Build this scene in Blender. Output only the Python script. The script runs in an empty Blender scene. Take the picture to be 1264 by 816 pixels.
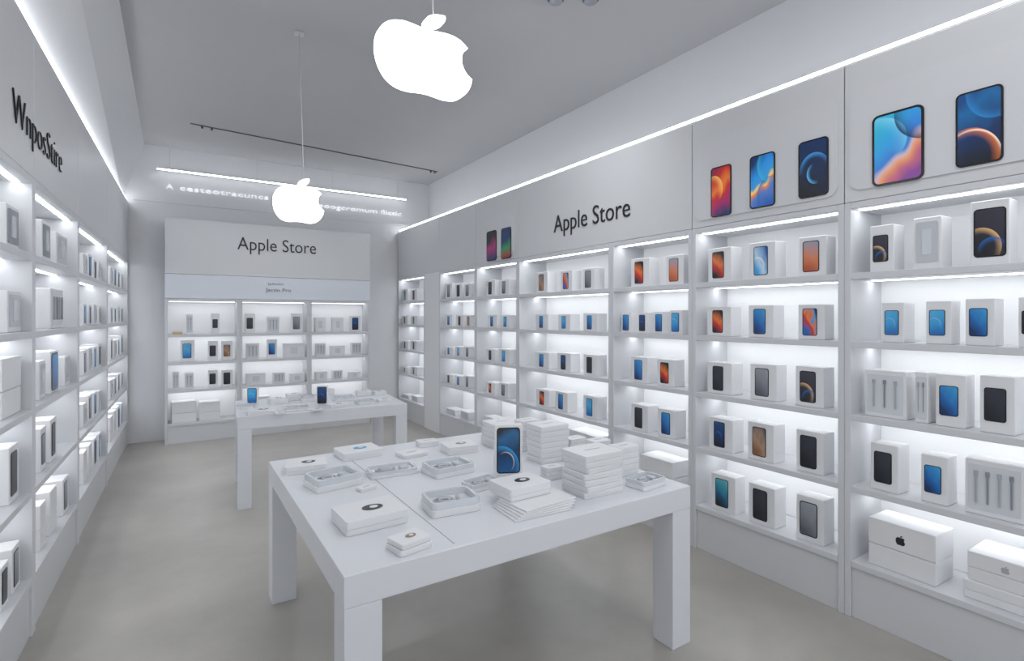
import bpy, bmesh, math, random
from mathutils import Vector, Matrix
random.seed(7)
S = bpy.context.scene
COL = S.collection
F, HZ, CX, H = 651.0, 390.0, 632.0, 1.65
TH = math.radians(32.64); SN, CS = math.sin(TH), math.cos(TH)

# ------------------------------------------------------------------ helpers
def ray(px, py):
    t = (px-CX)/F
    return Vector((SN+t*CS, CS-t*SN, (HZ-py)/F))
def on_z(px, py, z):
    r = ray(px, py); k = (z-H)/r.z
    return Vector((r.x*k, r.y*k, z))
class Wall:
    def __init__(s, o, ang):
        s.o = Vector(o); s.ang = ang
        s.a = Vector((math.cos(ang), math.sin(ang))); s.i = Vector((-math.sin(ang), math.cos(ang)))
    def hit(s, px, py=HZ, v=0.0):
        r = ray(px, py); d = Vector((r.x, r.y))
        k = (s.o.dot(s.i)+v)/d.dot(s.i)
        p = d*k
        return (p-s.o).dot(s.a), H+r.z*k
    def pt(s, u, v=0.0, z=0.0):
        p = s.o+s.a*u+s.i*v
        return (p.x, p.y, z)
BACKY = 8.40
WR = Wall((3.12, 0.0), -math.pi/2)
LA = math.pi/2-math.atan(0.024)
WL = Wall((-0.5, 8.4), LA)
WB = Wall((0.0, 8.05), 0.0)

def bx(bm, c, s, bev=0.0, seg=1):
    r = bmesh.ops.create_cube(bm, size=1.0)
    vs = r['verts']
    for v in vs:
        v.co = Vector((v.co.x*s[0]+c[0], v.co.y*s[1]+c[1], v.co.z*s[2]+c[2]))
    if bev > 0:
        es = list({e for v in vs for e in v.link_edges})
        bmesh.ops.bevel(bm, geom=es, offset=bev, segments=seg, affect='EDGES', profile=0.5)
def box(s, c, bev=0.0, seg=1):
    bm = bmesh.new(); bx(bm, c, s, bev, seg); return bm
def poly(bm, pts, z0, z1, plane='xz'):
    """extrude 2D outline; plane xz -> thickness on y, plane xy -> thickness on z"""
    def m(p, t):
        return Vector((p[0], t, p[1])) if plane == 'xz' else Vector((p[0], p[1], t))
    a = [bm.verts.new(m(p, z0)) for p in pts]; b = [bm.verts.new(m(p, z1)) for p in pts]
    n = len(pts)
    fs = [bm.faces.new(a), bm.faces.new(list(reversed(b)))]
    for i in range(n):
        fs.append(bm.faces.new((a[i], b[i], b[(i+1) % n], a[(i+1) % n])))
    return fs
def rr(w, h, r, cx=0, cy=0, n=5):
    pts = []
    for (sx, sy, a0) in ((1, 1, 0), (-1, 1, 90), (-1, -1, 180), (1, -1, 270)):
        for k in range(n+1):
            a = math.radians(a0+90*k/n)
            pts.append((cx+sx*(w/2-r)+r*math.cos(a), cy+sy*(h/2-r)+r*math.sin(a)))
    return pts
def rbox(w, d, h, r, z0=0.0, bev=0.0015):
    bm = bmesh.new(); poly(bm, rr(w, d, r), z0, z0+h, 'xy')
    bmesh.ops.recalc_face_normals(bm, faces=bm.faces[:])
    if bev > 0:
        es = [e for e in bm.edges if len(e.link_faces) == 2 and abs(e.verts[0].co.z-e.verts[1].co.z) < 1e-6]
        bmesh.ops.bevel(bm, geom=es, offset=bev, segments=1, affect='EDGES')
    return bm
def tube(bm, p0, p1, r, n=12):
    p0, p1 = Vector(p0), Vector(p1); d = p1-p0
    q = Vector((0, 0, 1)).rotation_difference(d.normalized()).to_matrix().to_4x4()
    bmesh.ops.create_cone(bm, cap_ends=True, segments=n, radius1=r, radius2=r, depth=d.length,
                          matrix=Matrix.Translation((p0+p1)/2) @ q)
def torus(bm, c, R, r, sx=1.0, sy=1.0, n=28, m=8):
    rings = []
    for i in range(n):
        a = 2*math.pi*i/n; ring = []
        for j in range(m):
            b = 2*math.pi*j/m; q = R+r*math.cos(b)
            ring.append(bm.verts.new((c[0]+q*math.cos(a)*sx, c[1]+q*math.sin(a)*sy, c[2]+r*math.sin(b))))
        rings.append(ring)
    for i in range(n):
        for j in range(m):
            bm.faces.new((rings[i][j], rings[(i+1) % n][j], rings[(i+1) % n][(j+1) % m], rings[i][(j+1) % m]))
def obj(name, bm, mat, parent=None, loc=(0, 0, 0), rot=(0, 0, 0), smooth=False):
    bmesh.ops.recalc_face_normals(bm, faces=bm.faces[:])
    me = bpy.data.meshes.new(name); bm.to_mesh(me); bm.free()
    if smooth:
        for p in me.polygons: p.use_smooth = True
    me.materials.append(mat)
    o = bpy.data.objects.new(name, me); COL.objects.link(o)
    o.location = loc; o.rotation_euler = rot
    if parent: o.parent = parent
    return o
def tag(o, label, cat, group=None):
    n = len(label.split())
    if n < 4 or n > 16: print('LABEL LEN', n, label)
    o['label'] = label; o['category'] = cat
    if group: o['group'] = group
    return o
def thing(name, label, cat, loc, rz=0.0, group=None):
    o = bpy.data.objects.new(name, None); COL.objects.link(o)
    o.empty_display_size = 0.05
    o.location = loc; o.rotation_euler = (0, 0, rz)
    return tag(o, label, cat, group)
def struct(name, bm, mat):
    o = obj(name, bm, mat); o['kind'] = 'structure'; return o

# ------------------------------------------------------------------ materials
def pmat(name, col, rough=0.4, var=0.0, scale=4.0, metal=0.0, emis=None, estr=0.0, spec=0.5, bump=0.0):
    m = bpy.data.materials.new(name); m.use_nodes = True
    nt = m.node_tree; b = nt.nodes['Principled BSDF']
    b.inputs['Base Color'].default_value = (*col, 1); b.inputs['Roughness'].default_value = rough
    b.inputs['Metallic'].default_value = metal
    b.inputs['Specular IOR Level'].default_value = spec
    if var > 0 or bump > 0:
        tc = nt.nodes.new('ShaderNodeTexCoord'); nz = nt.nodes.new('ShaderNodeTexNoise')
        nz.inputs['Scale'].default_value = scale; nz.inputs['Detail'].default_value = 7
        nz.inputs['Roughness'].default_value = 0.62
        nt.links.new(tc.outputs['Object'], nz.inputs['Vector'])
        if var > 0:
            cr = nt.nodes.new('ShaderNodeValToRGB')
            cr.color_ramp.elements[0].position = 0.3; cr.color_ramp.elements[1].position = 0.7
            cr.color_ramp.elements[0].color = (*[c*(1-var) for c in col], 1)
            cr.color_ramp.elements[1].color = (*[min(1, c*(1+var)) for c in col], 1)
            nt.links.new(nz.outputs['Fac'], cr.inputs['Fac']); nt.links.new(cr.outputs['Color'], b.inputs['Base Color'])
        if bump > 0:
            bp = nt.nodes.new('ShaderNodeBump'); bp.inputs['Strength'].default_value = bump
            nt.links.new(nz.outputs['Fac'], bp.inputs['Height']); nt.links.new(bp.outputs['Normal'], b.inputs['Normal'])
    if emis:
        b.inputs['Emission Color'].default_value = (*emis, 1); b.inputs['Emission Strength'].default_value = estr
    return m
M = {}
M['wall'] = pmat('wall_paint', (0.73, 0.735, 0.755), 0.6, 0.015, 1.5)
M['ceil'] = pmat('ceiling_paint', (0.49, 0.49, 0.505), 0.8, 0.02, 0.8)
M['floor'] = pmat('polished_concrete', (0.41, 0.392, 0.36), 0.30, 0.14, 1.3, bump=0.01)
M['lam'] = pmat('glow_added_laminate', (0.80, 0.81, 0.825), 0.45, 0.01, 3, emis=(0.96, 0.98, 1), estr=0.14)  # faint emission added to whiten shelf backs; nothing lights them from behind
M['lam2'] = pmat('white_laminate', (0.78, 0.79, 0.805), 0.45, 0.01, 3)
M['edge'] = pmat('shelf_laminate', (0.66, 0.67, 0.695), 0.4, 0.01, 3)
M['table'] = pmat('table_laminate', (0.72, 0.735, 0.775), 0.28, 0.01, 3)
M['head'] = pmat('header_laminate', (0.67, 0.675, 0.695), 0.4, 0.01, 2)
M['headb'] = pmat('back_header_laminate', (0.70, 0.705, 0.725), 0.4, 0.01, 2)
M['inset'] = pmat('poster_board', (0.68, 0.685, 0.71), 0.35, 0.01, 2)
M['blueh'] = pmat('pale_blue_board', (0.76, 0.80, 0.87), 0.4, 0.01, 2)
M['card'] = pmat('white_card', (0.79, 0.795, 0.81), 0.4, 0.012, 12)
M['card2'] = pmat('pale_grey_card', (0.56, 0.58, 0.62), 0.4, 0.012, 12)
M['clear'] = pmat('frosted_plastic', (0.66, 0.69, 0.73), 0.18, 0.02, 12)
M['grey'] = pmat('grey_print', (0.26, 0.28, 0.32), 0.35, 0.05, 12)
M['seam'] = pmat('table_seam_grey', (0.28, 0.29, 0.31), 0.6, 0.02, 12)  # dark grey line along the tabletop seam
M['gold'] = pmat('gold_foil', (0.65, 0.45, 0.18), 0.35, 0.05, 12, metal=0.5)
M['ink'] = pmat('black_lettering', (0.015, 0.016, 0.02), 0.4, 0.05, 8)
M['ink2'] = pmat('grey_lettering', (0.16, 0.17, 0.19), 0.4, 0.05, 8)
M['cable'] = pmat('grey_cable', (0.42, 0.43, 0.46), 0.35, 0.03, 8)
M['pale'] = pmat('glowing_lettering', (0.85, 0.86, 0.88), 0.35, 0.03, 8, emis=(0.95, 0.97, 1), estr=0.45)
M['bezel'] = pmat('black_bezel', (0.012, 0.013, 0.016), 0.25, 0.05, 20)
M['metal'] = pmat('dark_metal', (0.14, 0.14, 0.145), 0.4, 0.05, 10, metal=0.5)
M['wire'] = pmat('steel_wire', (0.6, 0.6, 0.62), 0.35, 0.03, 10, metal=0.5)
M['cove'] = pmat('cove_diffuser', (0.9, 0.9, 0.92), 0.5, 0.01, 4, emis=(0.94, 0.97, 1), estr=10)
M['lin'] = pmat('linear_diffuser', (0.9, 0.9, 0.92), 0.5, 0.01, 4, emis=(0.94, 0.97, 1), estr=8)
M['strip'] = pmat('shelf_led', (0.9, 0.9, 0.92), 0.5, 0.01, 4, emis=(0.95, 0.975, 1), estr=6.5)
M['stripl'] = pmat('left_shelf_led', (0.9, 0.9, 0.92), 0.5, 0.01, 4, emis=(0.95, 0.975, 1), estr=11)
M['stripb'] = pmat('back_shelf_led', (0.9, 0.9, 0.92), 0.5, 0.01, 4, emis=(0.95, 0.975, 1), estr=4.2)
M['glow'] = pmat('logo_acrylic', (0.9, 0.9, 0.9), 0.5, 0.01, 4, emis=(1, 1, 1), estr=6)

def screen_mat(name, stops, ang=90, rings=(), em=0.12, warp=0.25):
    m = bpy.data.materials.new('screen_'+name); m.use_nodes = True
    nt = m.node_tree; N = nt.nodes; L = nt.links; b = N['Principled BSDF']; b.inputs['Roughness'].default_value = 0.3
    uv = N.new('ShaderNodeUVMap'); uv.uv_map = 'UVMap'
    nz = N.new('ShaderNodeTexNoise'); nz.inputs['Scale'].default_value = 1.6; nz.inputs['Detail'].default_value = 1
    L.new(uv.outputs[0], nz.inputs['Vector'])
    dt = N.new('ShaderNodeVectorMath'); dt.operation = 'DOT_PRODUCT'
    a = math.radians(ang); dt.inputs[1].default_value = (math.cos(a), math.sin(a), 0)
    L.new(uv.outputs[0], dt.inputs[0])
    mm = N.new('ShaderNodeMath'); mm.operation = 'MULTIPLY_ADD'; mm.inputs[1].default_value = warp*2
    L.new(nz.outputs['Fac'], mm.inputs[0]); L.new(dt.outputs['Value'], mm.inputs[2])
    sb = N.new('ShaderNodeMath'); sb.operation = 'SUBTRACT'; sb.inputs[1].default_value = warp+0.5*(math.cos(a)+math.sin(a))-0.5
    L.new(mm.outputs[0], sb.inputs[0])
    cr = N.new('ShaderNodeValToRGB'); el = cr.color_ramp.elements
    while len(el) > 1: el.remove(el[-1])
    el[0].position = stops[0][0]; el[0].color = (*stops[0][1], 1)
    for p, c in stops[1:]:
        e = el.new(p); e.color = (*c, 1)
    L.new(sb.outputs[0], cr.inputs['Fac'])
    cur = cr.outputs['Color']
    for (cx, cy, r, w, c, da) in rings:
        sc = N.new('ShaderNodeVectorMath'); sc.operation = 'MULTIPLY'; sc.inputs[1].default_value = (1, 1.7, 0)
        L.new(uv.outputs[0], sc.inputs[0])
        ds = N.new('ShaderNodeVectorMath'); ds.operation = 'DISTANCE'; ds.inputs[1].default_value = (cx, cy*1.7, 0)
        L.new(sc.outputs[0], ds.inputs[0])
        s2 = N.new('ShaderNodeMath'); s2.operation = 'SUBTRACT'; s2.inputs[1].default_value = r
        L.new(ds.outputs['Value'], s2.inputs[0])
        ramp = N.new('ShaderNodeValToRGB'); ee = ramp.color_ramp.elements
        ee[0].position = 0.0; ee[0].color = (0, 0, 0, 1); ee[1].position = 1.0; ee[1].color = (0, 0, 0, 1)
        e1 = ee.new(0.5-w); e1.color = (0, 0, 0, 1); e2 = ee.new(0.5); e2.color = (1, 1, 1, 1); e3 = ee.new(0.52); e3.color = (0, 0, 0, 1)
        ad = N.new('ShaderNodeMath'); ad.operation = 'ADD'; ad.inputs[1].default_value = 0.5
        L.new(s2.outputs[0], ad.inputs[0]); L.new(ad.outputs[0], ramp.inputs['Fac'])
        d2 = N.new('ShaderNodeVectorMath'); d2.operation = 'SUBTRACT'; d2.inputs[1].default_value = (cx, cy*1.7, 0)
        L.new(sc.outputs[0], d2.inputs[0])
        d3 = N.new('ShaderNodeVectorMath'); d3.operation = 'DOT_PRODUCT'
        aa = math.radians(da); d3.inputs[1].default_value = (math.cos(aa)/r, math.sin(aa)/r, 0)
        L.new(d2.outputs[0], d3.inputs[0])
        mp = N.new('ShaderNodeMath'); mp.operation = 'MULTIPLY'; mp.use_clamp = True
        L.new(ramp.outputs['Color'], mp.inputs[0]); L.new(d3.outputs['Value'], mp.inputs[1])
        mx = N.new('ShaderNodeMix'); mx.data_type = 'RGBA'; mx.inputs[7].default_value = (*c, 1)
        L.new(mp.outputs[0], mx.inputs[0]); L.new(cur, mx.inputs[6]); cur = mx.outputs[2]
    L.new(cur, b.inputs['Base Color']); L.new(cur, b.inputs['Emission Color']); b.inputs['Emission Strength'].default_value = em  # slight emission added to brighten the printed pictures
    return m
K = (0.010, 0.012, 0.018); NV = (0.008, 0.03, 0.11); BL = (0.012, 0.12, 0.40); SK = (0.04, 0.30, 0.60); OR = (0.70, 0.17, 0.03)
RD = (0.50, 0.02, 0.02); WH = (0.75, 0.8, 0.85); PK = (0.6, 0.05, 0.2); GR = (0.03, 0.22, 0.17); GD = (0.8, 0.48, 0.22); TE = (0.03, 0.42, 0.62)
SC = {
 'red': screen_mat('red', [(0, K), (0.35, RD), (0.6, OR), (0.9, K)], 70),
 'orange': screen_mat('orange', [(0, (0.4, 0.08, 0.03)), (0.5, (0.6, 0.2, 0.1)), (0.95, (0.28, 0.30, 0.38))], 80),
 'blue': screen_mat('blue', [(0, NV), (0.45, BL), (1, SK)], 60),
 'sky-blue': screen_mat('sky_blue', [(0, BL), (0.5, SK), (1, (0.08, 0.38, 0.66))], 100, [(0.3, 0.4, 0.5, 0.07, (0.3, 0.5, 0.7), 60)]),
 'navy': screen_mat('navy', [(0, K), (0.5, NV), (1, (0.02, 0.08, 0.22))], 80, [(0.4, 0.4, 0.4, 0.25, BL, 70)]),
 'black': screen_mat('black', [(0, K), (1, (0.035, 0.04, 0.055))], 60),
 'gold-curved': screen_mat('gold_curved', [(0, K), (1, (0.04, 0.04, 0.06))], 60, [(0.2, 0.2, 0.7, 0.22, GD, 50), (0.6, 0.1, 0.5, 0.2, BL, 100)]),
 'pink': screen_mat('pink', [(0, K), (0.4, PK), (0.7, (0.5, 0.1, 0.4)), (1, K)], 100),
 'green': screen_mat('green', [(0, (0.1, 0.3, 0.2)), (0.45, GR), (1, NV)], 70),
 'teal': screen_mat('teal', [(0, K), (0.35, (0.01, 0.08, 0.16)), (0.7, (0.03, 0.25, 0.35)), (1, (0.12, 0.4, 0.45))], 70),
 'brown': screen_mat('brown', [(0, (0.2, 0.09, 0.04)), (0.5, (0.38, 0.24, 0.16)), (1, (0.09, 0.09, 0.11))], 60, warp=0.6),
 'multicoloured': screen_mat('multicoloured', [(0, BL), (0.4, RD), (0.6, OR), (0.8, SK), (1, NV)], 45, warp=0.7),
 'grey': screen_mat('grey', [(0, (0.08, 0.09, 0.11)), (1, (0.28, 0.30, 0.34))], 70),
 'pale-blue': screen_mat('pale_blue', [(0, SK), (0.4, (0.45, 0.65, 0.8)), (1, BL)], 40, [(0.2, 0.3, 0.6, 0.2, WH, 50)]),
 'poster_a': screen_mat('poster_a', [(0, (0.22, 0.06, 0.28)), (0.12, (0.5, 0.12, 0.2)), (0.24, (0.75, 0.3, 0.12)), (0.34, (0.6, 0.45, 0.5)), (0.44, (0.04, 0.2, 0.6)), (0.68, (0.03, 0.32, 0.68)), (1, TE)], 122,
     [(0.1, 0.62, 0.60, 0.35, (0.2, 0.62, 0.82), 40), (1.15, 0.95, 0.7, 0.3, NV, 220)], 0.25),
 'poster_b': screen_mat('poster_b', [(0, K), (0.4, NV), (0.8, (0.01, 0.12, 0.32)), (1, (0.01, 0.06, 0.2))], 100,
     [(0.25, 0.08, 0.72, 0.20, OR, 50), (0.3, 0.05, 0.73, 0.05, (1, 0.85, 0.7), 55), (0.9, 1.0, 0.7, 0.2, (0.02, 0.2, 0.5), 230)], 0.25),
 'poster_c': screen_mat('poster_c', [(0, NV), (0.2, (0.3, 0.02, 0.12)), (0.45, RD), (0.6, OR), (0.8, RD), (1, (0.2, 0.02, 0.05))], 105,
     [(0.1, 0.55, 0.5, 0.3, (0.95, 0.5, 0.12), 40)], 0.3),
 'poster_d': screen_mat('poster_d', [(0, (0.02, 0.10, 0.4)), (0.25, (0.1, 0.2, 0.5)), (0.34, OR), (0.42, (0.9, 0.6, 0.2)), (0.50, SK), (0.7, (0.02, 0.25, 0.7)), (1, NV)], 110,
     [(0.9, 0.2, 0.6, 0.2, BL, 150), (0.9, 0.8, 0.6, 0.2, TE, 200)], 0.3),
 'poster_e': screen_mat('poster_e', [(0, K), (1, NV)], 80,
     [(0.55, 0.45, 0.55, 0.15, (0.05, 0.3, 0.7), 100), (0.6, 0.4, 0.32, 0.12, (0.1, 0.45, 0.85), 200)], 0.25),
 'poster_f': screen_mat('poster_f', [(0, NV), (0.45, (0.35, 0.03, 0.15)), (0.7, K)], 100, (), 0.2),
 'poster_g': screen_mat('poster_g', [(0, (0.3, 0.02, 0.03)), (0.35, (0.02, 0.25, 0.1)), (0.6, NV)], 100, (), 0.2),
 'tall_phone': screen_mat('tall_phone', [(0, (0.01, 0.08, 0.22)), (0.45, (0.008, 0.035, 0.10)), (0.8, (0.01, 0.10, 0.24)), (1, K)], 95,
     [(0.15, 0.10, 0.85, 0.22, (0.03, 0.28, 0.6), 50), (0.35, 0.22, 0.42, 0.05, (0.8, 0.6, 0.45), 40)], 0.15),
}

def screen_plane(name, w, h, r, mat, parent, loc, th=0.0008, em=None):
    """rounded screen facing local -y with 0..1 UVs"""
    bm = bmesh.new(); poly(bm, rr(w, h, r), 0, -th, 'xz')
    bmesh.ops.recalc_face_normals(bm, faces=bm.faces[:])
    uv = bm.loops.layers.uv.new('UVMap')
    for f in bm.faces:
        for l in f.loops: l[uv].uv = (l.vert.co.x/w+0.5, l.vert.co.z/h+0.5)
    return obj(name, bm, mat, parent, loc)
def phone_picture(parent, w, h, loc, style, name='phone_picture', th=0.002):
    bm = bmesh.new(); poly(bm, rr(w, h, w*0.14), 0, -th, 'xz')
    p = obj(name, bm, M['bezel'], parent, loc)
    screen_plane('screen', w*0.9, h-w*0.1, w*0.1, SC[style], p, (0, -th, 0))
    return p

# fruit silhouette (unit width)
def catmull(P, n=7):
    out = []
    for i in range(len(P)-1):
        p0 = P[max(i-1, 0)]; p1 = P[i]; p2 = P[i+1]; p3 = P[min(i+2, len(P)-1)]
        for k in range(n):
            t = k/n
            out.append(tuple(0.5*((2*p1[j])+(-p0[j]+p2[j])*t+(2*p0[j]-5*p1[j]+4*p2[j]-p3[j])*t*t+(-p0[j]+3*p1[j]-3*p2[j]+p3[j])*t**3) for j in (0, 1)))
    out.append(tuple(P[-1])); return out
AB = catmull([(.99, .36), (.965, .235), (.905, .11), (.81, .02), (.69, -.005), (.595, .008), (.5, .018), (.405, .008), (.31, -.005), (.19, .02), (.095, .11), (.03, .26), (.0, .45), (.01, .63), (.06, .775), (.15, .87), (.26, .91), (.375, .905), (.49, .887), (.61, .905), (.735, .918), (.85, .885), (.94, .80)])
AB = AB[:-1]+catmull([(.94, .80), (.898, .745), (.876, .67), (.872, .59), (.888, .505), (.93, .42), (.99, .36)])[:-1]
AL = catmull([(.47, .935), (.475, 1.01), (.515, 1.085), (.59, 1.14), (.69, 1.165)])[:-1]+catmull([(.69, 1.165), (.688, 1.09), (.645, 1.015), (.57, .955), (.47, .935)])[:-1]
def emblem(parent, w, h, loc, mat, name='emblem', th=0.001, plane='xz'):
    bm = bmesh.new()
    for pts in (AB, AL):
        q = [((x-.5)*w, (y-.5)*h) for x, y in pts]
        poly(bm, q, 0, -th if plane == 'xz' else th, plane)
    return obj(name, bm, mat, parent, loc)
def lettering(txt, width, height, parent, loc, mat, name='lettering', th=0.006, off=-0.004):
    cu = bpy.data.curves.new('txt', 'FONT'); cu.body = txt; cu.extrude = 0.01; cu.resolution_u = 4; cu.offset = off
    t = bpy.data.objects.new('txt', cu); COL.objects.link(t)
    bpy.context.view_layer.update()
    me = bpy.data.meshes.new_from_object(t.evaluated_get(bpy.context.evaluated_depsgraph_get()))
    bpy.data.objects.remove(t)
    xs = [v.co.x for v in me.vertices]
    x0, x1 = min(xs), max(xs); cap = 0.70
    for v in me.vertices:
        v.co = Vector(((v.co.x-x0)/(x1-x0)*width, v.co.z/0.01*th/2-th/2, v.co.y/cap*height))
    me.materials.clear(); me.materials.append(mat); me.name = name
    o = bpy.data.objects.new(name, me); COL.objects.link(o); o.parent = parent; o.location = loc
    return o

# ------------------------------------------------------------------ room shell
CZ = 3.90
bm = bmesh.new(); bx(bm, (1.45, 3.4, -0.05), (5.2, 10.2, 0.1)); struct('floor', bm, M['floor'])
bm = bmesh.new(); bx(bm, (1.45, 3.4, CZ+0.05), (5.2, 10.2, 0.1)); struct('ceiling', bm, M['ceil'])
bm = bmesh.new(); bx(bm, (1.45, BACKY+0.05, CZ/2), (5.2, 0.1, CZ)); struct('wall_back', bm, M['wall'])
bm = bmesh.new(); bx(bm, (3.73, 3.4, CZ/2), (0.1, 9.99, CZ)); struct('wall_right', bm, M['wall'])
def xl(y): return -0.5-0.024*(8.4-y)
bm = bmesh.new()
prof = lambda y: [(xl(y)-0.42, 0), (xl(y)-0.42, 3.17), (xl(y)-0.06, 3.17), (-0.33, CZ), (xl(y)-0.6, CZ), (xl(y)-0.6, 0)]
A = [bm.verts.new((x, BACKY-0.001, z)) for x, z in prof(BACKY)]
B = [bm.verts.new((x, -1.6, z)) for x, z in prof(-1.6)]
for i in range(6): bm.faces.new((A[i], A[(i+1) % 6], B[(i+1) % 6], B[i]))
bm.faces.new(A); bm.faces.new(list(reversed(B)))
struct('wall_left', bm, M['wall'])
bm = bmesh.new(); bx(bm, (1.43, BACKY-0.012, 3.17), (3.75, 0.024, 0.03)); struct('trim_1', bm, M['wall'])

# ------------------------------------------------------------------ shelf units
def unit(W, u0, u1, zs, depth, label, group, led='strip', y0=.2, y1=.6, gap=0.002):
    w = u1-u0-gap; uc = (u0+u1)/2
    r = thing('shelf_unit', label, 'shelf unit', W.pt(uc), W.ang, group)
    ztop = zs[0]+0.035; t = 0.032; zb = zs[-1]
    for s in (-1, 1):
        obj('side_panel', box((t, depth, ztop), (s*(w/2-t/2), depth/2, ztop/2), 0.002), M['edge'], r)
    iw = w-2*t-0.001
    obj('back_panel', box((iw, 0.02, ztop-zb), (0, depth-0.01, (ztop+zb)/2)), M['lam'], r)
    obj('plinth', box((iw, depth-0.012, zb-0.036), (0, depth/2+0.006, (zb-0.036)/2), 0.002), M['edge'], r)
    for k, z in enumerate(zs):
        tz = z if k else z+0.035
        sh = obj('shelf' if k else 'top_rail', box((iw, depth-0.022, 0.034), (0, depth/2-0.011, tz-0.017), 0.002), M['edge'], r)
        if k < len(zs)-1:
            wd = 0.05 if led != 'stripl' else 0.028
            obj('light_strip', box((iw-0.03, wd, 0.006), (0, depth*(y1 if k else y0), tz-0.0345)), M[led], sh)
    return r
ZR = [2.235, 1.885, 1.51, 1.11, .72, .31]
def ur(px, v=0.0): return WR.hit(px, v=v)[0]
RB = {'A': (ur(1042), -0.36), 'B': (ur(854), ur(1042)), 'C': (ur(754), ur(854)), 'D': (ur(639), ur(754)), 'E': (ur(587), ur(639)), 'F': (ur(542), ur(587)), 'G': (-8.37, ur(524))}
RLAB = {'A': 'right-wall bay under two big posters', 'B': 'right-wall bay under three posters', 'C': 'bay left of three-poster bay', 'D': 'bay below right-wall lettering',
        'E': 'bay under two tiny posters', 'F': 'narrow bay left of tiny posters', 'G': 'corner bay of the right wall'}
ULAB = {'A': 'white lit shelf unit at the right edge, under the two big phone posters', 'B': 'white lit shelf unit under the three medium phone posters',
        'C': 'white lit shelf unit just left of the three-poster unit', 'D': 'wide white lit shelf unit under the black lettering on the right wall',
        'E': 'white lit shelf unit under the two tiny phone posters', 'F': 'white lit shelf unit just left of the tiny-poster unit',
        'G': 'white lit shelf unit in the far corner of the right wall'}
for k, (a, b) in RB.items():
    unit(WR, a, b, ZR, 0.38, ULAB[k], 'shelf units along the right wall')
a, b = ur(524)+0.002, ur(542)-0.002
bm = box((b-a, 0.38, 2.27), ((a+b)/2, 0.19, 1.135), 0.002)
o = struct('trim_2', bm, M['lam2']); o.location = WR.pt(0); o.rotation_euler.z = WR.ang

def header(W, u0, u1, z0, z1, depth, label, group=None, mat='head'):
    r = thing('header_panel', label, 'wall panel', W.pt((u0+u1)/2, 0, z0), W.ang, group)
    obj('panel', box((u1-u0-0.006, depth, z1-z0), (0, depth/2, (z1-z0)/2), 0.003), M[mat], r)
    return r
HZ0, HZ1 = 2.272, 3.03
GH = 'header panels above the right shelves'
hA = header(WR, RB['A'][0], RB['A'][1], HZ0, HZ1, 0.53, 'white header panel with two big phone pictures', GH)
hB = header(WR, RB['B'][0], RB['B'][1], HZ0, HZ1, 0.53, 'white header panel with three phone pictures', GH)
hD = header(WR, RB['D'][0], RB['C'][1], HZ0, HZ1, 0.53, 'long white header panel with black shop lettering on the right wall', GH)
hE = header(WR, RB['E'][0], RB['E'][1], HZ0, HZ1, 0.53, 'white header panel with two tiny phone pictures', GH)
hF = header(WR, RB['F'][0], RB['F'][1], HZ0, HZ1, 0.53, 'blank white header panel just left of the tiny phone pictures', GH)
hG = header(WR, RB['G'][0], RB['F'][0], HZ0, HZ1, 0.53, 'blank white header panel in the far corner of the right wall', GH)
def local(h, W, u, z, v=0): # into header local coords
    p = Vector(W.pt(u, v, z)); inv = Matrix.Rotation(-W.ang, 4, 'Z'); return inv @ (p-h.location)
def posters(h, W, u_in0, u_in1, zi0, zi1, items):
    uc = (u_in0+u_in1)/2
    bm = bmesh.new(); poly(bm, rr(u_in1-u_in0, zi1-zi0, 0.06), 0, -0.008, 'xz')
    bd = obj('poster_board', bm, M['inset'], h, local(h, W, uc, (zi0+zi1)/2, -0.0005))
    for (x0, x1, y0, y1, st) in items:
        ua, _ = W.hit(x0, v=-0.01); ub, _ = W.hit(x1, v=-0.01)
        _, za = W.hit((x0+x1)/2, y1, -0.01); _, zb = W.hit((x0+x1)/2, y0, -0.01)
        phone_picture(h, ub-ua, zb-za, local(h, W, (ua+ub)/2, (za+zb)/2, -0.009), st, th=0.006)
posters(hA, WR, RB['A'][0]+0.03, RB['A'][1]-0.03, 2.33, 2.87, [(1077, 1141, 136, 226, 'poster_a'), (1180, 1239, 110, 203, 'poster_b')])
posters(hB, WR, RB['B'][0]+0.03, RB['B'][1]-0.03, 2.32, 2.87, [(878, 903, 205, 267, 'poster_c'), (926, 957, 190, 256, 'poster_d'), (986, 1023, 172, 243, 'poster_e')])
ee = (ur(597), ur(634))
posters(hE, WR, ee[0], ee[1], 2.33, 2.80, [(601, 613, 285, 322, 'poster_f'), (619, 631, 281, 319, 'poster_g')])
ua, ub = ur(684), ur(778)
lettering('Apple Store', ub-ua, 0.165, hD, local(hD, WR, ua, 2.46, -0.0005), M['ink'])

def tagged_strip(W, u0, u1, z, label, v=0.015):
    r = thing('cove_light', label, 'light', W.pt((u0+u1)/2, v, z), W.ang, 'linear cove lights')
    obj('housing', box((u1-u0, 0.03, 0.012), (0, 0.015, 0.006)), M['edge'], r)
    obj('diffuser', box((u1-u0-0.01, 0.026, 0.022), (0, 0.014, 0.0235), 0.003), M['cove'], r)
tagged_strip(WR, -8.36, -0.37, 3.031, 'long glowing light strip along the top of the right wall panels')

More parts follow.
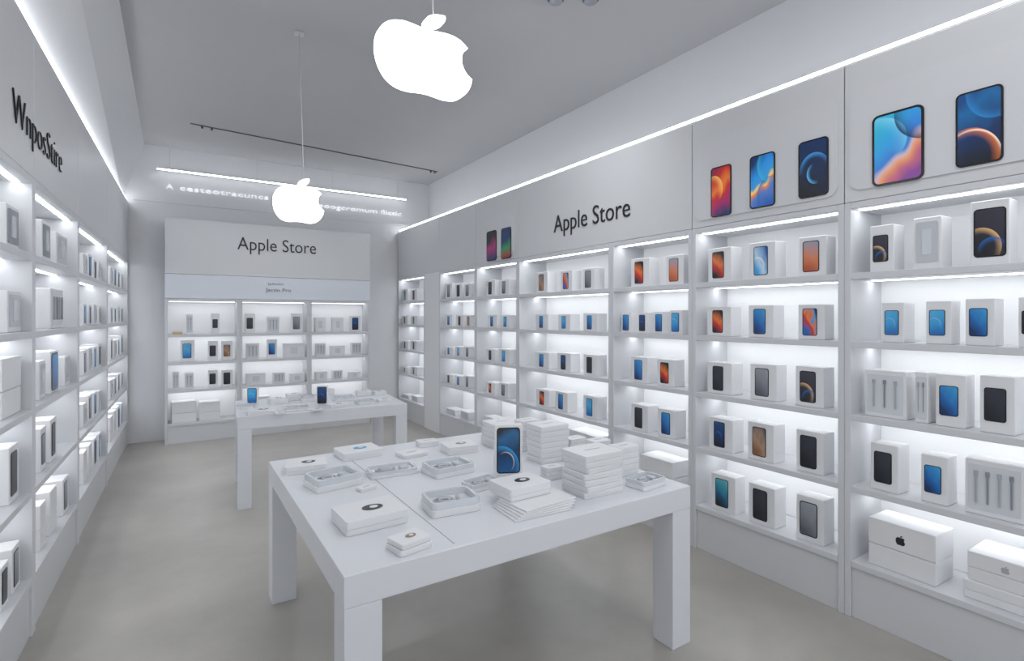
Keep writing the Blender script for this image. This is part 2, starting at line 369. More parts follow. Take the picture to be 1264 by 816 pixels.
# left wall
ZL = [2.33, 1.97, 1.57, 1.17, .75, .30]
def ul(px, v=0.0): return WL.hit(px, v=v)[0]
LB = [(ul(42)-1.25, ul(42)), (ul(42), ul(97)), (ul(97), ul(132.5)), (ul(132.5), -0.03)]
LLAB = ['nearest left-wall bay', 'second left-wall bay', 'third left-wall bay', 'farthest left-wall bay']
LU = ['white lit shelf unit of the left wall, cut off by the left picture edge', 'white lit shelf unit second from the picture edge on the left wall',
      'white lit shelf unit third from the picture edge on the left wall', 'white lit shelf unit of the left wall touching the back corner']
LH = ['nearest white header panel at the left picture edge', 'white header panel bearing the end of the left wall lettering', 'blank white header panel third along the left wall', 'blank white header panel in the left back corner']
for i, (a, b) in enumerate(LB):
    unit(WL, a, b, ZL, 0.38, LU[i], 'shelf units along the left wall', 'stripl', .16, .34)
hdr = []
LHB = [(LB[0][0], LB[1][0]), (LB[1][0], LB[1][1]), (LB[2][0], LB[2][1]), (LB[3][0], LB[3][1])]
for i, (a, b) in enumerate(LHB):
    hdr.append(header(WL, a, b, 2.367, 3.12, 0.41, LH[i], 'header panels above the left shelves'))
ua, ub = ul(14), ul(75)
sg = thing('wall_lettering', 'garbled black lettering across the left wall header panels', 'sign', WL.pt(ua, -0.002, 2.54), WL.ang)
lettering('Wnpos', (ub-ua)*0.60, 0.16, sg, (0, 0, 0), M['ink'], off=-0.024)
lettering('Stire', (ub-ua)*0.37, 0.16, sg, ((ub-ua)*0.63, 0, 0), M['ink'], off=-0.024)
tagged_strip(WL, LB[0][0]+0.01, -0.04, 3.122, 'long glowing light strip along the top of the left wall panels')

# back wall unit
xb = [WB.hit(p)[0] for p in (203, 296, 382, 457)]
ZB = [1.84, 1.41, 1.05, .69, .26]
BL_ = ['left bay of back wall', 'middle bay of back wall', 'right bay of back wall']
for i in range(3):
    unit(WB, xb[i], xb[i+1], ZB, 0.33, 'white lit shelf unit forming the %s' % BL_[i], 'shelf units on the back wall', 'stripb', .5, .6)
hb = header(WB, xb[0], xb[3], 1.878, 2.19, 0.34, 'pale blue header board with small grey lettering above back shelves', mat='blueh')
lettering('Iphoto', 0.20, 0.030, hb, local(hb, WB, WB.hit(331)[0], 2.085, -0.0005), M['ink2'], th=0.003)
lettering('Jactin Pro', 0.33, 0.05, hb, local(hb, WB, WB.hit(328)[0], 1.99, -0.0005), M['ink2'], th=0.003)
hs = header(WB, xb[0], xb[3], 2.193, 2.91, 0.34, 'large white sign panel with black shop lettering on back wall', mat='headb')
ua, ub = WB.hit(293)[0], WB.hit(390)[0]
lettering('Apple Store', ub-ua, 0.175, hs, local(hs, WB, ua, 2.555, -0.0005), M['ink'])

# wall lettering high on the back wall
WBW = Wall((0, BACKY-0.004), 0)
s1 = thing('wall_lettering', 'pale glowing lettering high on the back wall, left half', 'sign', WBW.pt(WBW.hit(205)[0], 0, 3.34), 0)
lettering('A', 0.08, 0.07, s1, (0, 0, 0), M['pale'], th=0.03, off=-0.012)
w_ = WBW.hit(331)[0]-WBW.hit(222)[0]
lettering('cesteotracuncs', w_, 0.07, s1, (WBW.hit(222)[0]-WBW.hit(205)[0], 0, 0), M['pale'], th=0.03, off=-0.012)
s2 = thing('wall_lettering', 'pale glowing lettering high on the back wall, right half', 'sign', WBW.pt(WBW.hit(393)[0], 0, 3.31), 0)
lettering('poogcromum flictic', WBW.hit(495)[0]-WBW.hit(393)[0], 0.07, s2, (0, 0, 0), M['pale'], th=0.03, off=-0.012)
# linear light
x0, x1 = WBW.hit(193)[0], WBW.hit(500)[0]
r = thing('linear_light', 'long glowing linear light high in front of the back wall', 'light', ((x0+x1)/2, BACKY-0.0005, CZ), 0)
obj('housing', box((x1-x0, 0.025, 0.02), (0, -0.0535, -0.316)), M['edge'], r)
obj('diffuser', box((x1-x0-0.02, 0.016, 0.018), (0, -0.075, -0.32), 0.004), M['lin'], r)
for k in range(4):
    xx = -(x1-x0)/2+0.15+k*(x1-x0-0.3)/3
    bm = bmesh.new(); tube(bm, (xx, -0.0535, -0.306), (xx, -0.0535, -0.0006), 0.0025, 8); obj('suspension_rod', bm, M['wire'], r)
# ceiling track
p0 = on_z(235, 155, CZ-0.03); p1 = on_z(540, 214, CZ-0.03)
r = thing('ceiling_track', 'thin dark lighting track crossing the ceiling before the back wall', 'light track', ((p0+p1)/2)+Vector((0, 0, 0.03)), math.atan2((p1-p0).y, (p1-p0).x))
Lt = (p1-p0).length
obj('rail', box((Lt, 0.016, 0.012), (0, 0, -0.0065), 0.002), M['metal'], r)
for k, x in enumerate((-Lt/2+0.12, -Lt/2+0.22, Lt/2-0.12, Lt/2-0.05)):
    bm = bmesh.new(); tube(bm, (x, 0, -0.013), (x, 0, -0.038), 0.014); obj('spot_head', bm, M['metal'], r)
for (px, lb) in ((686, 'small dark ceiling spotlight at the top edge, left one'), (729, 'small dark ceiling spotlight at the top edge, right one')):
    p = on_z(px, 3, CZ-0.03)
    r = thing('ceiling_spotlight', lb, 'light', (p.x, p.y, CZ), 0, 'ceiling spotlights at the top edge')
    bm = bmesh.new(); tube(bm, (0, 0, -0.001), (0, 0, -0.012), 0.06, 24); obj('mount', bm, M['metal'], r)
    bm = bmesh.new(); tube(bm, (0, 0, -0.012), (0, 0, -0.030), 0.045, 24); obj('lamp', bm, M['grey'], r)

# hanging glowing signs
def logo(px0, px1, Y, zc, w, h, label):
    a = ray(px0, HZ); b = ray(px1, HZ); xa = a.x/a.y*Y; xb_ = b.x/b.y*Y; xc = (xa+xb_)/2
    r = thing('hanging_sign', label, 'sign', (xc, Y, CZ), 0, 'glowing fruit-shaped hanging signs')
    bm = bmesh.new(); bx(bm, (0, 0, -0.008), (0.07, 0.07, 0.014), 0.003); obj('ceiling_mount', bm, M['wire'], r)
    for pts, nm in ((AB, 'body'), (AL, 'leaf')):
        bm = bmesh.new(); poly(bm, [((x-.5)*(xb_-xa), (y-.5)*h) for x, y in pts], -0.015, 0.015, 'xz')
        obj(nm, bm, M['glow'], r, (0, 0, zc-CZ))
    bm = bmesh.new(); tube(bm, (0.035, 0, zc-CZ+0.52*h), (0.0, 0, -0.012), 0.003, 8); obj('cable', bm, M['wire'], r)
logo(463, 582, 2.07, 2.735, 0.44, 0.30, 'big glowing white apple silhouette sign hanging nearest the camera')
logo(337, 400, 4.44, 2.545, 0.39, 0.30, 'smaller glowing white apple silhouette sign hanging farther back on long cable')

# ------------------------------------------------------------------ tables
HT = 0.79
def table(loc, rz, w, d, label, seam=False, leg=0.13, th=0.11):
    r = thing('display_table', label, 'table', loc, rz, 'white display tables')
    obj('tabletop', box((w, d, th), (0, 0, HT-th/2), 0.003, 2), M['table'], r)
    for sx in (-1, 1):
        for sy in (-1, 1):
            obj('leg', box((leg, leg, HT-th-0.0005), (sx*(w/2-leg/2-0.0008), sy*(d/2-leg/2-0.0008), (HT-th)/2), 0.003, 2), M['table'], r)
    if seam:
        obj('seam', box((0.003, d*0.96, 0.0006), (-w/2+0.42, 0, HT+0.0002)), M['seam'], r)
table((1.335, 2.58, 0), 0, 1.73, 1.64, 'large white square table in the foreground covered with boxes', True)
RT = math.radians(-4)
c = Matrix.Rotation(RT, 2) @ Vector((1.48/2, 0.98/2))
table((0.45+c.x, 5.02+c.y, 0), RT, 1.48, 0.98, 'smaller white table farther back, near the back wall shelves', leg=0.11)

# ------------------------------------------------------------------ product builders (local: front faces -y, base at z=0)
def phone_box(label, cat_group, loc, rz, w, d, h, style, big=False):
    r = thing('phone_box', label, 'box', loc, rz, cat_group)
    b = obj('carton', box((w, d, h), (0, 0, h/2), min(0.003, w*0.03)), M['card'], r)
    if big: pw = w*0.84; ph = min(h*0.9, pw*1.95)
    else: pw = min(w*0.64, h*0.40); ph = min(h*0.78, pw*1.95)
    phone_picture(r, pw, ph, (0 if big else -w*0.05, -d/2-0.0003, h*0.5), style)
    return r
def window_box(label, g, loc, rz, w, d, h, mat='card2'):
    r = thing('window_box', label, 'box', loc, rz, g)
    obj('carton', box((w, d, h), (0, 0, h/2), 0.003), M['card'], r)
    bm = bmesh.new(); poly(bm, rr(w*0.8, h*0.78, 0.01), 0, -0.004, 'xz')
    f = obj('window', bm, M[mat], r, (0, -d/2-0.0003, h*0.52))
    bm = bmesh.new(); poly(bm, rr(w*0.34, h*0.5, 0.008), 0, -0.003, 'xz')
    obj('tray', bm, M['clear'], f, (0, -0.0042, 0))
    return r
def accessory_pack(label, g, loc, rz, w, d, h, n=3):
    r = thing('accessory_pack', label, 'box', loc, rz, g)
    obj('carton', box((w, d, h), (0, 0, h/2), 0.003), M['card'], r)
    bm = bmesh.new(); poly(bm, rr(w*0.88, h*0.82, 0.006), 0, -0.002, 'xz')
    obj('front_card', bm, M['clear'], r, (0, -d/2-0.0003, h*0.5))
    for k in range(n):
        x = (k-(n-1)/2)*w*0.8/n
        bm = bmesh.new()
        tube(bm, (x, -d/2-0.006, h*0.22), (x, -d/2-0.006, h*0.75), min(0.004, w*0.03), 8)
        bx(bm, (x, -d/2-0.006, h*0.76), (min(0.014, w*0.12), 0.0065, h*0.09), 0.001)
        obj('cable', bm, M['grey' if k % 2 else 'cable'], r)
    return r
def big_box(label, g, loc, rz, w, d, h, logo_=None):
    r = thing('large_box', label, 'box', loc, rz, g)
    obj('base', box((w*0.995, d*0.995, h*0.45), (0, 0, h*0.225), 0.003), M['card'], r)
    obj('lid', box((w, d, h*0.54), (0, 0, h*0.46+h*0.27), 0.003), M['card'], r)
    if logo_:
        s = min(w*0.14, h*0.22)
        emblem(r, s, s, (0, -d/2-0.0003, h*0.68), M[logo_], th=0.001)
    return r
def flat_box(label, g, loc, rz, w, d, h, top='emblem', style='navy', name='flat_box'):
    r = thing(name, label, 'box', loc, rz, g)
    if h > 0.018:
        obj('base', rbox(w*0.985, d*0.985, h*0.42, min(0.012, w*.08)), M['card'], r)
        obj('lid', rbox(w, d, h*0.56, min(0.012, w*.08), h*0.43), M['card'], r)
    else:
        obj('carton', rbox(w, d, h, min(0.008, w*.06), 0, 0.0008), M['card'], r)
    if top == 'emblem':
        bm = bmesh.new(); n = 20
        poly(bm, [(w*0.17*math.cos(2*math.pi*k/n), d*0.15*math.sin(2*math.pi*k/n)) for k in range(n)], 0, 0.001, 'xy')
        e = obj('oval_print', bm, M[style] if style in M else SCF(style), r, (w*0.05, 0, h+0.0003))
        bm = bmesh.new(); poly(bm, [(w*0.07*math.cos(2*math.pi*k/n), d*0.07*math.sin(2*math.pi*k/n)) for k in range(n)], 0, 0.001, 'xy')
        obj('inner_print', bm, M['card'], e, (w*0.02, 0, 0.0012))
    elif top == 'text':
        obj('print', box((w*0.4, 0.004, 0.0006), (0, 0, h+0.0006)), M['grey'], r)
    return r
SCM = {}
def SCF(style):
    if style not in SCM:
        cols = {'navy': (0.02, 0.06, 0.2), 'black': (0.02, 0.02, 0.025), 'brown': (0.25, 0.14, 0.08), 'sky': (0.1, 0.35, 0.7)}
        SCM[style] = pmat('print_'+style, cols[style], 0.3, 0.3, 30)
    return SCM[style]
def tray_box(label, g, loc, rz, w, d, h, coil='cable'):
    r = thing('tray_box', label, 'box', loc, rz, g)
    obj('base', rbox(w, d, h*0.5, min(0.02, w*.1)), M['card'], r)
    bm = bmesh.new(); o_ = rr(w*0.97, d*0.97, w*.1); i_ = rr(w*0.86, d*0.84, w*.08)
    vo0 = [bm.verts.new((x, y, h*0.5+0.0005)) for x, y in o_]; vo1 = [bm.verts.new((x, y, h)) for x, y in o_]
    vi0 = [bm.verts.new((x, y, h*0.5+0.0005)) for x, y in i_]; vi1 = [bm.verts.new((x, y, h)) for x, y in i_]
    n = len(o_)
    for k in range(n):
        j = (k+1) % n
        bm.faces.new((vo0[k], vo0[j], vo1[j], vo1[k])); bm.faces.new((vi0[j], vi0[k], vi1[k], vi1[j]))
        bm.faces.new((vo1[k], vo1[j], vi1[j], vi1[k])); bm.faces.new((vo0[j], vo0[k], vi0[k], vi0[j]))
    obj('rim', bm, M['clear'], r)
    bm = bmesh.new()
    torus(bm, (-w*0.14, 0, h*0.5+0.008), w*0.19, 0.006, 1, d/w)
    obj('coiled_cable', bm, M[coil], r, smooth=True)
    bm = bmesh.new(); torus(bm, (-w*0.12, 0, h*0.5+0.010), w*0.11, 0.005, 1, d/w)
    obj('coiled_cable', bm, M['card2'], r, smooth=True)
    bm = bmesh.new(); bx(bm, (w*0.24, 0, h*0.5+0.010), (w*0.18, d*0.34, 0.016), 0.004)
    obj('plug', bm, M['card2'], r)
    return r

ROW = ['top', 'second', 'third', 'fourth', 'bottom']; ROWB = ['top', 'second', 'third', 'bottom']
def ordn(i, n):
    if n == 1: return 'alone'
    if i == 0: return 'leftmost'
    if i == n-1: return 'rightmost'
    return ['', 'second from left', 'third from left', 'fourth from left', 'fifth from left'][i]
KN = {'p': '%s-screen phone box', 'P': '%s-screen phone box', 'w': 'windowed white box', 'a': 'white accessory pack', 'b': 'large white box', 'B': 'large white box'}
def place(W, kind, style, label, g, uc, v, z, w, d, h, rj=None):
    rz = W.ang+(random.uniform(-0.05, 0.05) if rj is None else rj)
    loc = W.pt(uc, v+d/2, z+0.0006)
    if kind in 'pP': return phone_box(label, g, loc, rz, w, d, h, style, kind == 'P')
    if kind == 'w': return window_box(label, g, loc, rz, w, d, h, style or 'card2')
    if kind == 'a': return accessory_pack(label, g, loc, rz, w, d, h, 4 if w > 0.2 else (3 if w > .1 else 2))
    if kind in 'bB': return big_box(label, g, loc, rz, w, d, h, 'ink' if kind == 'B' else None)
def settle(rects, lo, hi, gap=0.022):
    """rects: list of [uc, w] left to right; keep them inside lo..hi without touching"""
    tot = sum(r[1] for r in rects)+gap*(len(rects)+1)
    if tot > hi-lo:
        s = (hi-lo-gap*(len(rects)+1))/sum(r[1] for r in rects)
        for r in rects: r[1] *= s
    e = lo
    for r in rects:
        r[0] = max(r[0], e+gap+r[1]/2); e = r[0]+r[1]/2
    e = hi
    for r in reversed(rects):
        r[0] = min(r[0], e-gap-r[1]/2); e = r[0]-r[1]/2
    return rects
def fill(W, zs, rows, bay, names, g, bounds, v=0.05, bd=0.12):
    for ri, items in enumerate(rows):
        n = len(items); zsh = zs[ri+1]; top = (zs[ri]-0.034 if ri else zs[0])
        rec = []
        for it in items:
            ua = W.hit(it[1], v=v)[0]; ub = W.hit(it[2], v=v)[0]; rec.append([(ua+ub)/2, ub-ua])
        rec = settle(rec, bounds[0]+0.034, bounds[1]-0.034)
        for i, it in enumerate(items):
            kind, x0, x1, yt, st = it[:5]
            d = it[5] if len(it) > 5 else bd
            _, zt = W.hit((x0+x1)/2, yt, v)
            h = max(0.05, min(zt-zsh, top-zsh-0.045))
            look = KN[kind] % st if kind in 'pP' else KN[kind]
            lab = '%s %s on %s shelf of %s' % (look, ordn(i, n), names[ri], bay)
            place(W, kind, st, lab, g, rec[i][0], v, zsh, rec[i][1], d, h)
GR_ = 'boxes on the right wall shelves'
DA = [
 [('p', 1074, 1104, 278, 'gold-curved'), ('w', 1128, 1163, 268, 'card2'), ('P', 1198, 1246, 247, 'gold-curved')],
 [('p', 1089, 1117, 374, 'sky-blue'), ('p', 1143, 1174, 372, 'sky-blue'), ('p', 1192, 1228, 369, 'blue'), ('p', 1258, 1290, 367, 'black')],
 [('a', 1068, 1118, 458, None), ('a', 1130, 1146, 460, None), ('p', 1155, 1192, 463, 'blue'), ('p', 1210, 1254, 465, 'black')],
 [('p', 1075, 1110, 549, 'black'), ('p', 1137, 1170, 563, 'blue'), ('a', 1191, 1264, 571, None)],
 [('B', 1072, 1157, 650, None, .2)]]
DB = [
 [('p', 874, 903, 306, 'red'), ('p', 925, 957, 299, 'pale-blue'), ('p', 986, 1019, 292, 'orange')],
 [('p', 873, 902, 379, 'red'), ('p', 924, 955, 377, 'blue'), ('p', 985, 1017, 376, 'multicoloured')],
 [('p', 873, 904, 448, 'black'), ('p', 926, 958, 450, 'grey'), ('p', 982, 1017, 453, 'gold-curved')],
 [('p', 875, 905, 517, 'navy'), ('p', 923, 956, 523, 'brown'), ('p', 983, 1017, 533, 'black')],
 [('p', 878, 907, 587, 'teal'), ('p', 924, 957, 600, 'black'), ('p', 983, 1017, 614, 'grey')]]
DC = [
 [('p', 779, 801, 319, 'red'), ('p', 822, 844, 315, 'orange')],
 [('p', 767, 779, 386, 'blue', .08), ('p', 787, 800, 386, 'navy', .08), ('p', 807, 821, 385, 'blue', .08), ('p', 827, 842, 383, 'sky-blue', .08)],
 [('p', 779, 799, 441, 'blue'), ('p', 811, 832, 444, 'red')],
 [('p', 779, 800, 500, 'black'), ('p', 812, 834, 506, 'blue')],
 [('b', 790, 830, 566, None, .2)]]
DD = [
 [('p', 662, 676, 336, 'brown'), ('p', 692, 706, 334, 'multicoloured'), ('p', 719, 734, 331, 'grey')],
 [('p', 661, 677, 388, 'blue'), ('p', 689, 704, 388, 'sky-blue'), ('p', 720, 737, 387, 'blue')],
 [('p', 661, 677, 435, 'blue'), ('p', 688, 704, 436, 'navy'), ('p', 720, 737, 438, 'black')],
 [('p', 662, 677, 481, 'red'), ('p', 685, 701, 484, 'blue'), ('p', 720, 737, 489, 'sky-blue')],
 [('b', 655, 690, 530, None, .2), ('b', 702, 738, 535, None, .2)]]
DE = [
 [('p', 600, 611, 346, 'black'), ('p', 616, 629, 345, 'grey')],
 [('p', 602, 613, 389, 'blue'), ('p', 618, 630, 389, 'sky-blue')],
 [('p', 600, 611, 431, 'black'), ('p', 616, 628, 431, 'sky-blue')],
 [('p', 600, 611, 472, 'red'), ('p', 616, 627, 473, 'grey')],
 [('b', 598, 610, 515, None, .15), ('b', 615, 629, 518, None, .15)]]
DF = [
 [('p', 550, 558, 350, 'grey'), ('p', 562, 570, 350, 'black'), ('p', 573, 581, 350, 'grey')],
 [('p', 550, 558, 389, 'blue'), ('p', 563, 572, 389, 'black'), ('p', 575, 582, 389, 'brown')],
 [('p', 550, 558, 428, 'blue'), ('p', 562, 570, 428, 'sky-blue'), ('p', 573, 581, 428, 'grey')],
 [('p', 550, 558, 462, 'black'), ('p', 562, 570, 464, 'blue'), ('p', 573, 581, 464, 'grey')],
 [('w', 551, 562, 505, 'card2', .15), ('w', 568, 579, 508, 'card2', .15)]]
DG = [
 [('p', 496, 503, 357, 'green'), ('p', 507, 515, 357, 'black')],
 [('p', 496, 503, 390, 'black'), ('p', 507, 515, 390, 'green')],
 [('p', 496, 503, 421, 'navy'), ('p', 507, 515, 421, 'black')],
 [('p', 496, 503, 453, 'green'), ('p', 507, 515, 453, 'grey')],
 [('w', 496, 504, 487, 'card2'), ('w', 508, 516, 489, 'card2')]]
for k, D in zip('ABCDEFG', (DA, DB, DC, DD, DE, DF, DG)):
    fill(WR, ZR, D, RLAB[k], ROW, GR_, RB[k])
# stacked pair of large boxes at the lower right corner
ua, ub = ur(1188, .05), ur(1300, .05)
big_box('wide low white box at the lower right corner, beneath another large box', GR_, WR.pt((ua+ub)/2, .05+.15, .3106), WR.ang, ub-ua, .28, .085)
ua, ub = ur(1193, .06), ur(1292, .06)
big_box('large white box with pale fruit emblem stacked on the wide low box, lower right', GR_, WR.pt((ua+ub)/2, .06+.13, .3106+.0855), WR.ang, ub-ua, .24, .135, 'cable')
# back wall
GB_ = 'boxes on the back wall shelves'
KB = [
 [[('a', 230, 238, 388, None, .06), ('p', 261, 271, 387, 'black', .08)],
  [('p', 223, 240, 419, 'sky-blue', .08), ('p', 257, 269, 421, 'black', .08), ('p', 274, 287, 421, 'brown', .08)],
  [('a', 213, 221, 459, None, .08), ('a', 228, 239, 460, None, .08), ('p', 257, 269, 457, 'black', .08), ('p', 274, 287, 457, 'black', .08)],
  [('b', 211, 242, 496, None, .2), ('b', 246, 272, 496, None, .2)]],
 [[('p', 303, 315, 387, 'black', .08), ('a', 330, 345, 391, None, .08), ('p', 360, 373, 387, 'grey', .08)],
  [('a', 304, 320, 424, None, .08), ('p', 330, 342, 419, 'blue', .08), ('w', 352, 378, 424, 'card', .08)],
  [('w', 304, 328, 461, 'card', .1), ('a', 337, 352, 460, None, .08), ('w', 358, 376, 461, 'card', .1)],
  [('b', 308, 334, 490, None, .2), ('b', 344, 372, 490, None, .2)]],
 [[('w', 389, 402, 392, 'card', .08), ('w', 410, 424, 392, 'card', .08), ('p', 433, 445, 390, 'navy', .08)],
  [('a', 390, 402, 424, None, .08), ('w', 408, 426, 427, 'card', .08), ('a', 434, 446, 423, None, .08)],
  [('w', 390, 404, 459, 'card', .1), ('a', 411, 423, 457, None, .08), ('w', 431, 445, 459, 'card', .1)],
  [('b', 392, 414, 487, None, .2), ('b', 422, 444, 487, None, .2)]]]
for i in range(3): fill(WB, ZB, KB[i], BL_[i], ROWB, GB_, (xb[i], xb[i+1]), 0.06)
xg = WB.hit(219, v=.08)[0]
for k in range(2):
    r = thing('flat_box', ['gold flat box, lower of two, back wall top shelf at left', 'white flat box lying on the gold one, back wall top shelf'][k], 'box', WB.pt(xg+0.0, 0.12, 1.4106+k*0.0265), 0)
    obj('base', rbox(0.11, 0.1, 0.012, 0.006), M['gold' if k == 0 else 'card'], r); obj('lid', rbox(0.113, 0.103, 0.012, 0.006, 0.0125), M['gold' if k == 0 else 'card'], r)

# left wall: (kind, px of near front edge, w, h, d, style)
GL_ = 'boxes on the left wall shelves'
DL = [
 [[('w', 8, .20, .21, .24, 'grey')],
  [('w', 10, .22, .20, .24, 'card2')],
  [('b', 14, .30, .28, .28, None)],
  [('p', 11, .17, .27, .22, 'black')],
  [('p', 1, .12, .20, .22, 'black'), ('p', 15, .14, .22, .2, 'grey')]],
 [[('w', 52, .20, .24, .14, 'grey'), ('w', 70, .32, .22, .2, 'card2')],
  [('a', 62, .40, .25, .2, None)],
  [('w', 48, .16, .22, .14, 'card2'), ('P', 62, .24, .26, .14, 'blue'), ('w', 80, .18, .2, .18, 'card2')],
  [('p', 50, .14, .25, .14, 'grey'), ('p', 62, .18, .26, .14, 'black')],
  [('b', 50, .13, .26, .2, None), ('b', 62, .18, .27, .2, None), ('p', 78, .18, .24, .15, 'grey')]],
]
names3 = ['grey', 'blue', 'black', 'sky-blue', 'navy', 'pale-blue', 'grey', 'blue', 'sky-blue', 'black']
for pxs, wd, dd in (((103, 109.5, 116, 123), .17, .13), ((136.5, 141, 145.5, 149.5), .2, .12)):
    sec = []
    for ri in range(5):
        row = []
        for ii, px in enumerate(pxs):
            kd = 'p' if (ri+ii) % 3 else 'w'
            if ri == 4: kd = 'b' if ii < 2 else 'p'
            row.append((kd, px, wd, [.2, .19, .22, .21, .26][ri]+random.uniform(-.02, .02), dd, names3[(ri*3+ii) % 10] if kd == 'p' else 'card2'))
        sec.append(row)
    DL.append(sec)
for b, rows in enumerate(DL):
    for ri, items in enumerate(rows):
        n = len(items); v = 0.04
        rec = settle([[WL.hit(it[1], v=v)[0]+it[2]/2, it[2]] for it in items], LB[b][0]+.034, LB[b][1]-.034)
        for i, (kind, px, w, h, d, st) in enumerate(items):
            look = KN[kind] % st if kind in 'pP' else KN[kind]
            lab = '%s %s on %s shelf of %s' % (look, ordn(i, n), ROW[ri], LLAB[b])
            place(WL, kind, st, lab, GL_, rec[i][0], v, ZL[ri+1], rec[i][1], d, h, rj=random.uniform(-.02, .02))

# ------------------------------------------------------------------ table goods
def tpos(px, py): return on_z(px, py, HT)
def tw(px, py, pw, ratio):
    d = (H-HT)*F/(py-HZ); return pw*d/F/(CS+SN*ratio)
GT = 'boxes on the front table'; GT2 = 'boxes on the back table'
def titem(kind, px, py, pw, h, label, g=GT, ratio=.8, rz=0.0, z=0.0, **kw):
    p = tpos(px, py); w = tw(px, py, pw, ratio); loc = (p.x, p.y, HT+0.0006+z)
    return {'f': flat_box, 't': tray_box}[kind](label, g, loc, math.radians(rz), w, w*ratio, h, **kw)
titem('f', 456, 644, 98, .058, 'thick white box with black oval print at the front-left of the big table', rz=3, style='black')
titem('f', 505, 676, 58, .022, 'small white box at the table front edge, lower of two', rz=10, top=None)
titem('f', 505, 676, 55, .020, 'small white box at the table front edge, upper of two', rz=14, z=.023, top='emblem', style='brown')
titem('t', 556, 627, 80, .06, 'clear-rimmed tray box with coiled cable in the middle of the big table', rz=-6)
titem('t', 411, 598, 74, .06, 'clear-rimmed tray box behind the black-oval box at left', rz=10)
titem('f', 378, 580, 60, .045, 'rounded white box on the left back corner of the big table', rz=-12, style='black')
titem('f', 442, 562, 62, .045, 'white box with blue oval print at the back left of the table', rz=4, style='sky')
titem('t', 484, 584, 68, .032, 'shallow tray box in front of the blue-oval box', rz=-4, ratio=.55)
titem('t', 553, 582, 70, .05, 'tray box just left of the upright phone carton', rz=4)
titem('f', 508, 562, 42, .022, 'thin flat white box near the far table edge', rz=8, top='text')
titem('f', 567, 557, 50, .05, 'white box with brown oval print near the far table edge', rz=-5, style='brown')
titem('t', 594, 601, 54, .035, 'low tray box between the middle tray and the upright phone carton', rz=8, ratio=.6)
titem('f', 527, 550, 30, .035, 'small white box at the far edge beside the brown-oval box', rz=-8, ratio=.7, top='text')
titem('f', 452, 604, 26, .014, 'tiny thin box between the two left tray boxes', rz=18, ratio=.6, top='text')
for k in range(5):
    p = tpos(657, 628)
    r = thing('leaflet', 'one of the white leaflets fanned beneath the black-print box', 'leaflet', (p.x+0.010*k, p.y+0.004*k, HT+0.0006+k*0.0078), math.radians(-3+2*k), 'fanned leaflets under the black-print box')
    obj('sheet', box((.29, .20, .007), (0, 0, .0035), 0.001), M['card'], r)
titem('f', 642, 618, 78, .055, 'white box with black oval print resting on the fanned leaflets', rz=2, z=.0392, style='black')
def stack(px, py, pw, n, h, desc, g, ratio=.8):
    for k in range(n):
        pos = 'bottom' if k == 0 else ('top' if k == n-1 else ['', 'second', 'third', 'fourth', 'fifth', 'sixth', 'seventh'][k])
        pos2 = '%s box of %s' % (pos, desc) if k in (0, n-1) else '%s box from bottom of %s' % (pos, desc)
        titem('f', px, py, pw*random.uniform(.95, 1.02), h-.001, 'flat white '+pos2, g, ratio, random.uniform(-4, 4), z=k*h, top='text' if k == n-1 else None)
stack(731, 605, 76, 7, .029, 'tallest stack on the front table', 'tallest stack of flat boxes')
stack(676, 567, 54, 7, .031, 'the stack behind the upright phone carton', 'stack behind the phone carton')
stack(620, 548, 54, 5, .031, 'the stack at the far table edge', 'stack at the far table edge')
stack(651, 554, 34, 6, .032, 'slim stack between two back-edge stacks', 'slim stack between back-edge stacks', .7)
stack(770, 584, 40, 5, .031, 'narrow stack at the right table edge', 'narrow stack at the right table edge', .7)
stack(738, 573, 34, 5, .029, 'stack directly behind the tallest stack', 'stack directly behind the tallest stack', .7)
stack(681, 590, 30, 3, .022, 'the tiny stack between two tall stacks', 'tiny stack between tall stacks', .7)
stack(709, 561, 30, 4, .027, 'the small stack by the far right table edge', 'small stack at the far right edge', .7)
titem('t', 797, 599, 54, .042, 'small tray box at the right corner of the big table', rz=6, ratio=.7)
p = tpos(627, 586)
phone_box('upright white carton with large dark blue phone picture on the front table', 'upright phone cartons on tables', (p.x, p.y, HT+.0006), -TH+0.12, .150, .05, .275, 'tall_phone', True)
# back table
for (kind, px, py, pw, h, lab, kw) in [
 ('f', 323, 510, 42, .035, 'white flat box at the near left corner of the back table', {}),
 ('t', 302, 504, 22, .035, 'tray box at the left edge of the back table', {}),
 ('f', 343, 498, 26, .055, 'white box behind the near-left boxes on the back table', {}),
 ('t', 366, 506, 36, .035, 'tray box at the front middle of the back table', {}),
 ('f', 362, 494, 20, .07, 'white box left of the dark phone carton, back table', {}),
 ('t', 380, 495, 18, .06, 'little tray box directly behind left of the dark phone carton', {}),
 ('t', 424, 494, 30, .045, 'tray box right of the dark phone carton on back table', {}),
 ('f', 417, 502, 28, .03, 'flat box at the front right of the back table', {}),
 ('t', 450, 498, 28, .035, 'tray box near the right front of the back table', {}),
 ('f', 448, 488, 22, .055, 'white box at the far right of the back table', {}),
 ('f', 474, 495, 22, .025, 'thin flat box at the right end of the back table', {}),
 ('f', 468, 487, 18, .04, 'small white box at the far right corner of back table', {}),
 ('f', 405, 488, 18, .07, 'small white box behind the dark phone carton, back table', {}),
 ('f', 345, 511, 15, .018, 'tiny flat box at the front edge of the back table', {}),
 ('f', 391, 507, 18, .02, 'tiny flat box just in front of the dark phone carton', {})]:
    titem(kind, px, py, pw, h, lab, GT2, rz=random.uniform(-8, 8), **kw)
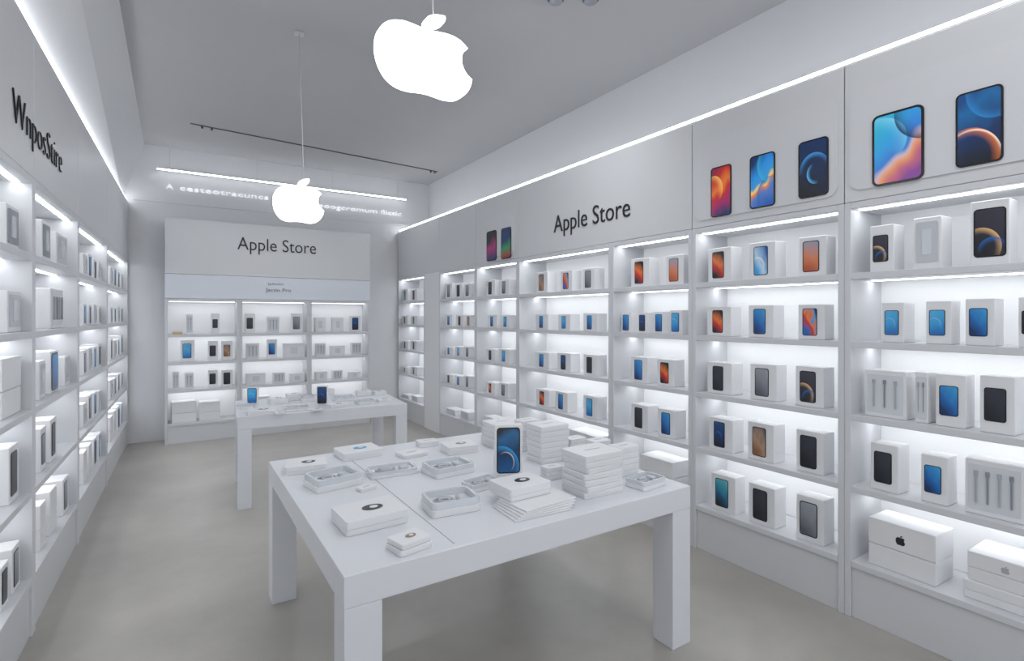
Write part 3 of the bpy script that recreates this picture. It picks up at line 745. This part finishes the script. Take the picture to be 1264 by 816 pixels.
for (px, py, w, h, st, lab) in [(312, 498, .10, .16, 'sky-blue', 'upright blue-screen carton at the left of the back table'), (398, 499, .105, .18, 'navy', 'upright navy-screen carton in the middle of the back table')]:
    p = tpos(px, py)
    phone_box(lab, 'upright phone cartons on tables', (p.x, p.y, HT+.0006), -TH+0.1, w, .035, h, st, True)

# ------------------------------------------------------------------ light
w = bpy.data.worlds.new('World'); S.world = w; w.use_nodes = True
bg = w.node_tree.nodes['Background']; bg.inputs['Color'].default_value = (0.93, 0.96, 1.0, 1); bg.inputs['Strength'].default_value = 1.1
def area(loc, rot, sx, sy, e, c=(0.97, 0.985, 1)):
    l = bpy.data.lights.new('added_fill_lamp', 'AREA'); l.shape = 'RECTANGLE'; l.size = sx; l.size_y = sy; l.energy = e; l.color = c
    o = bpy.data.objects.new('added_fill_lamp', l); COL.objects.link(o); o.location = loc; o.rotation_euler = rot
area((1.3, 0.5, CZ-0.05), (0, 0, 0), 2.0, 1.6, 30)  # fill light added overhead out of view, no fixture there
def spot(loc, aim, e, ang=120):
    l = bpy.data.lights.new('spot_lamp', 'SPOT'); l.energy = e; l.spot_size = math.radians(ang); l.spot_blend = 1.0; l.shadow_soft_size = 0.04; l.color = (0.96, 0.98, 1)
    o = bpy.data.objects.new('spot_lamp', l); COL.objects.link(o); o.location = loc
    o.rotation_euler = (Vector(aim)-Vector(loc)).to_track_quat('-Z', 'Y').to_euler()
for f_, aim in ((0.06, (0.4, 6.6, 0.0)), (0.40, (1.2, 6.4, 0.0)), (0.85, (2.3, 6.2, 0.0))):  # spots added along the track to fill the rear of the room
    q = p0.lerp(p1, f_); spot((q.x, q.y, CZ-0.08), aim, 30, 125)
for px in (686, 729):
    q = on_z(px, 3, CZ-0.05); spot((q.x, q.y, CZ-0.05), (q.x-0.6, q.y+2.2, 0.0), 38, 150)

# ------------------------------------------------------------------ camera
cd = bpy.data.cameras.new('camera'); cam = bpy.data.objects.new('camera', cd); COL.objects.link(cam)
cam.location = (0, 0, H); cam.rotation_euler = (math.pi/2, 0, -TH)
cd.sensor_fit = 'HORIZONTAL'; cd.sensor_width = 36; cd.lens = F/1264*36; cd.shift_y = -(408-HZ)/1264
cd.clip_start = 0.02
S.camera = cam
S.view_settings.view_transform = 'Standard'
S.view_settings.look = 'None'
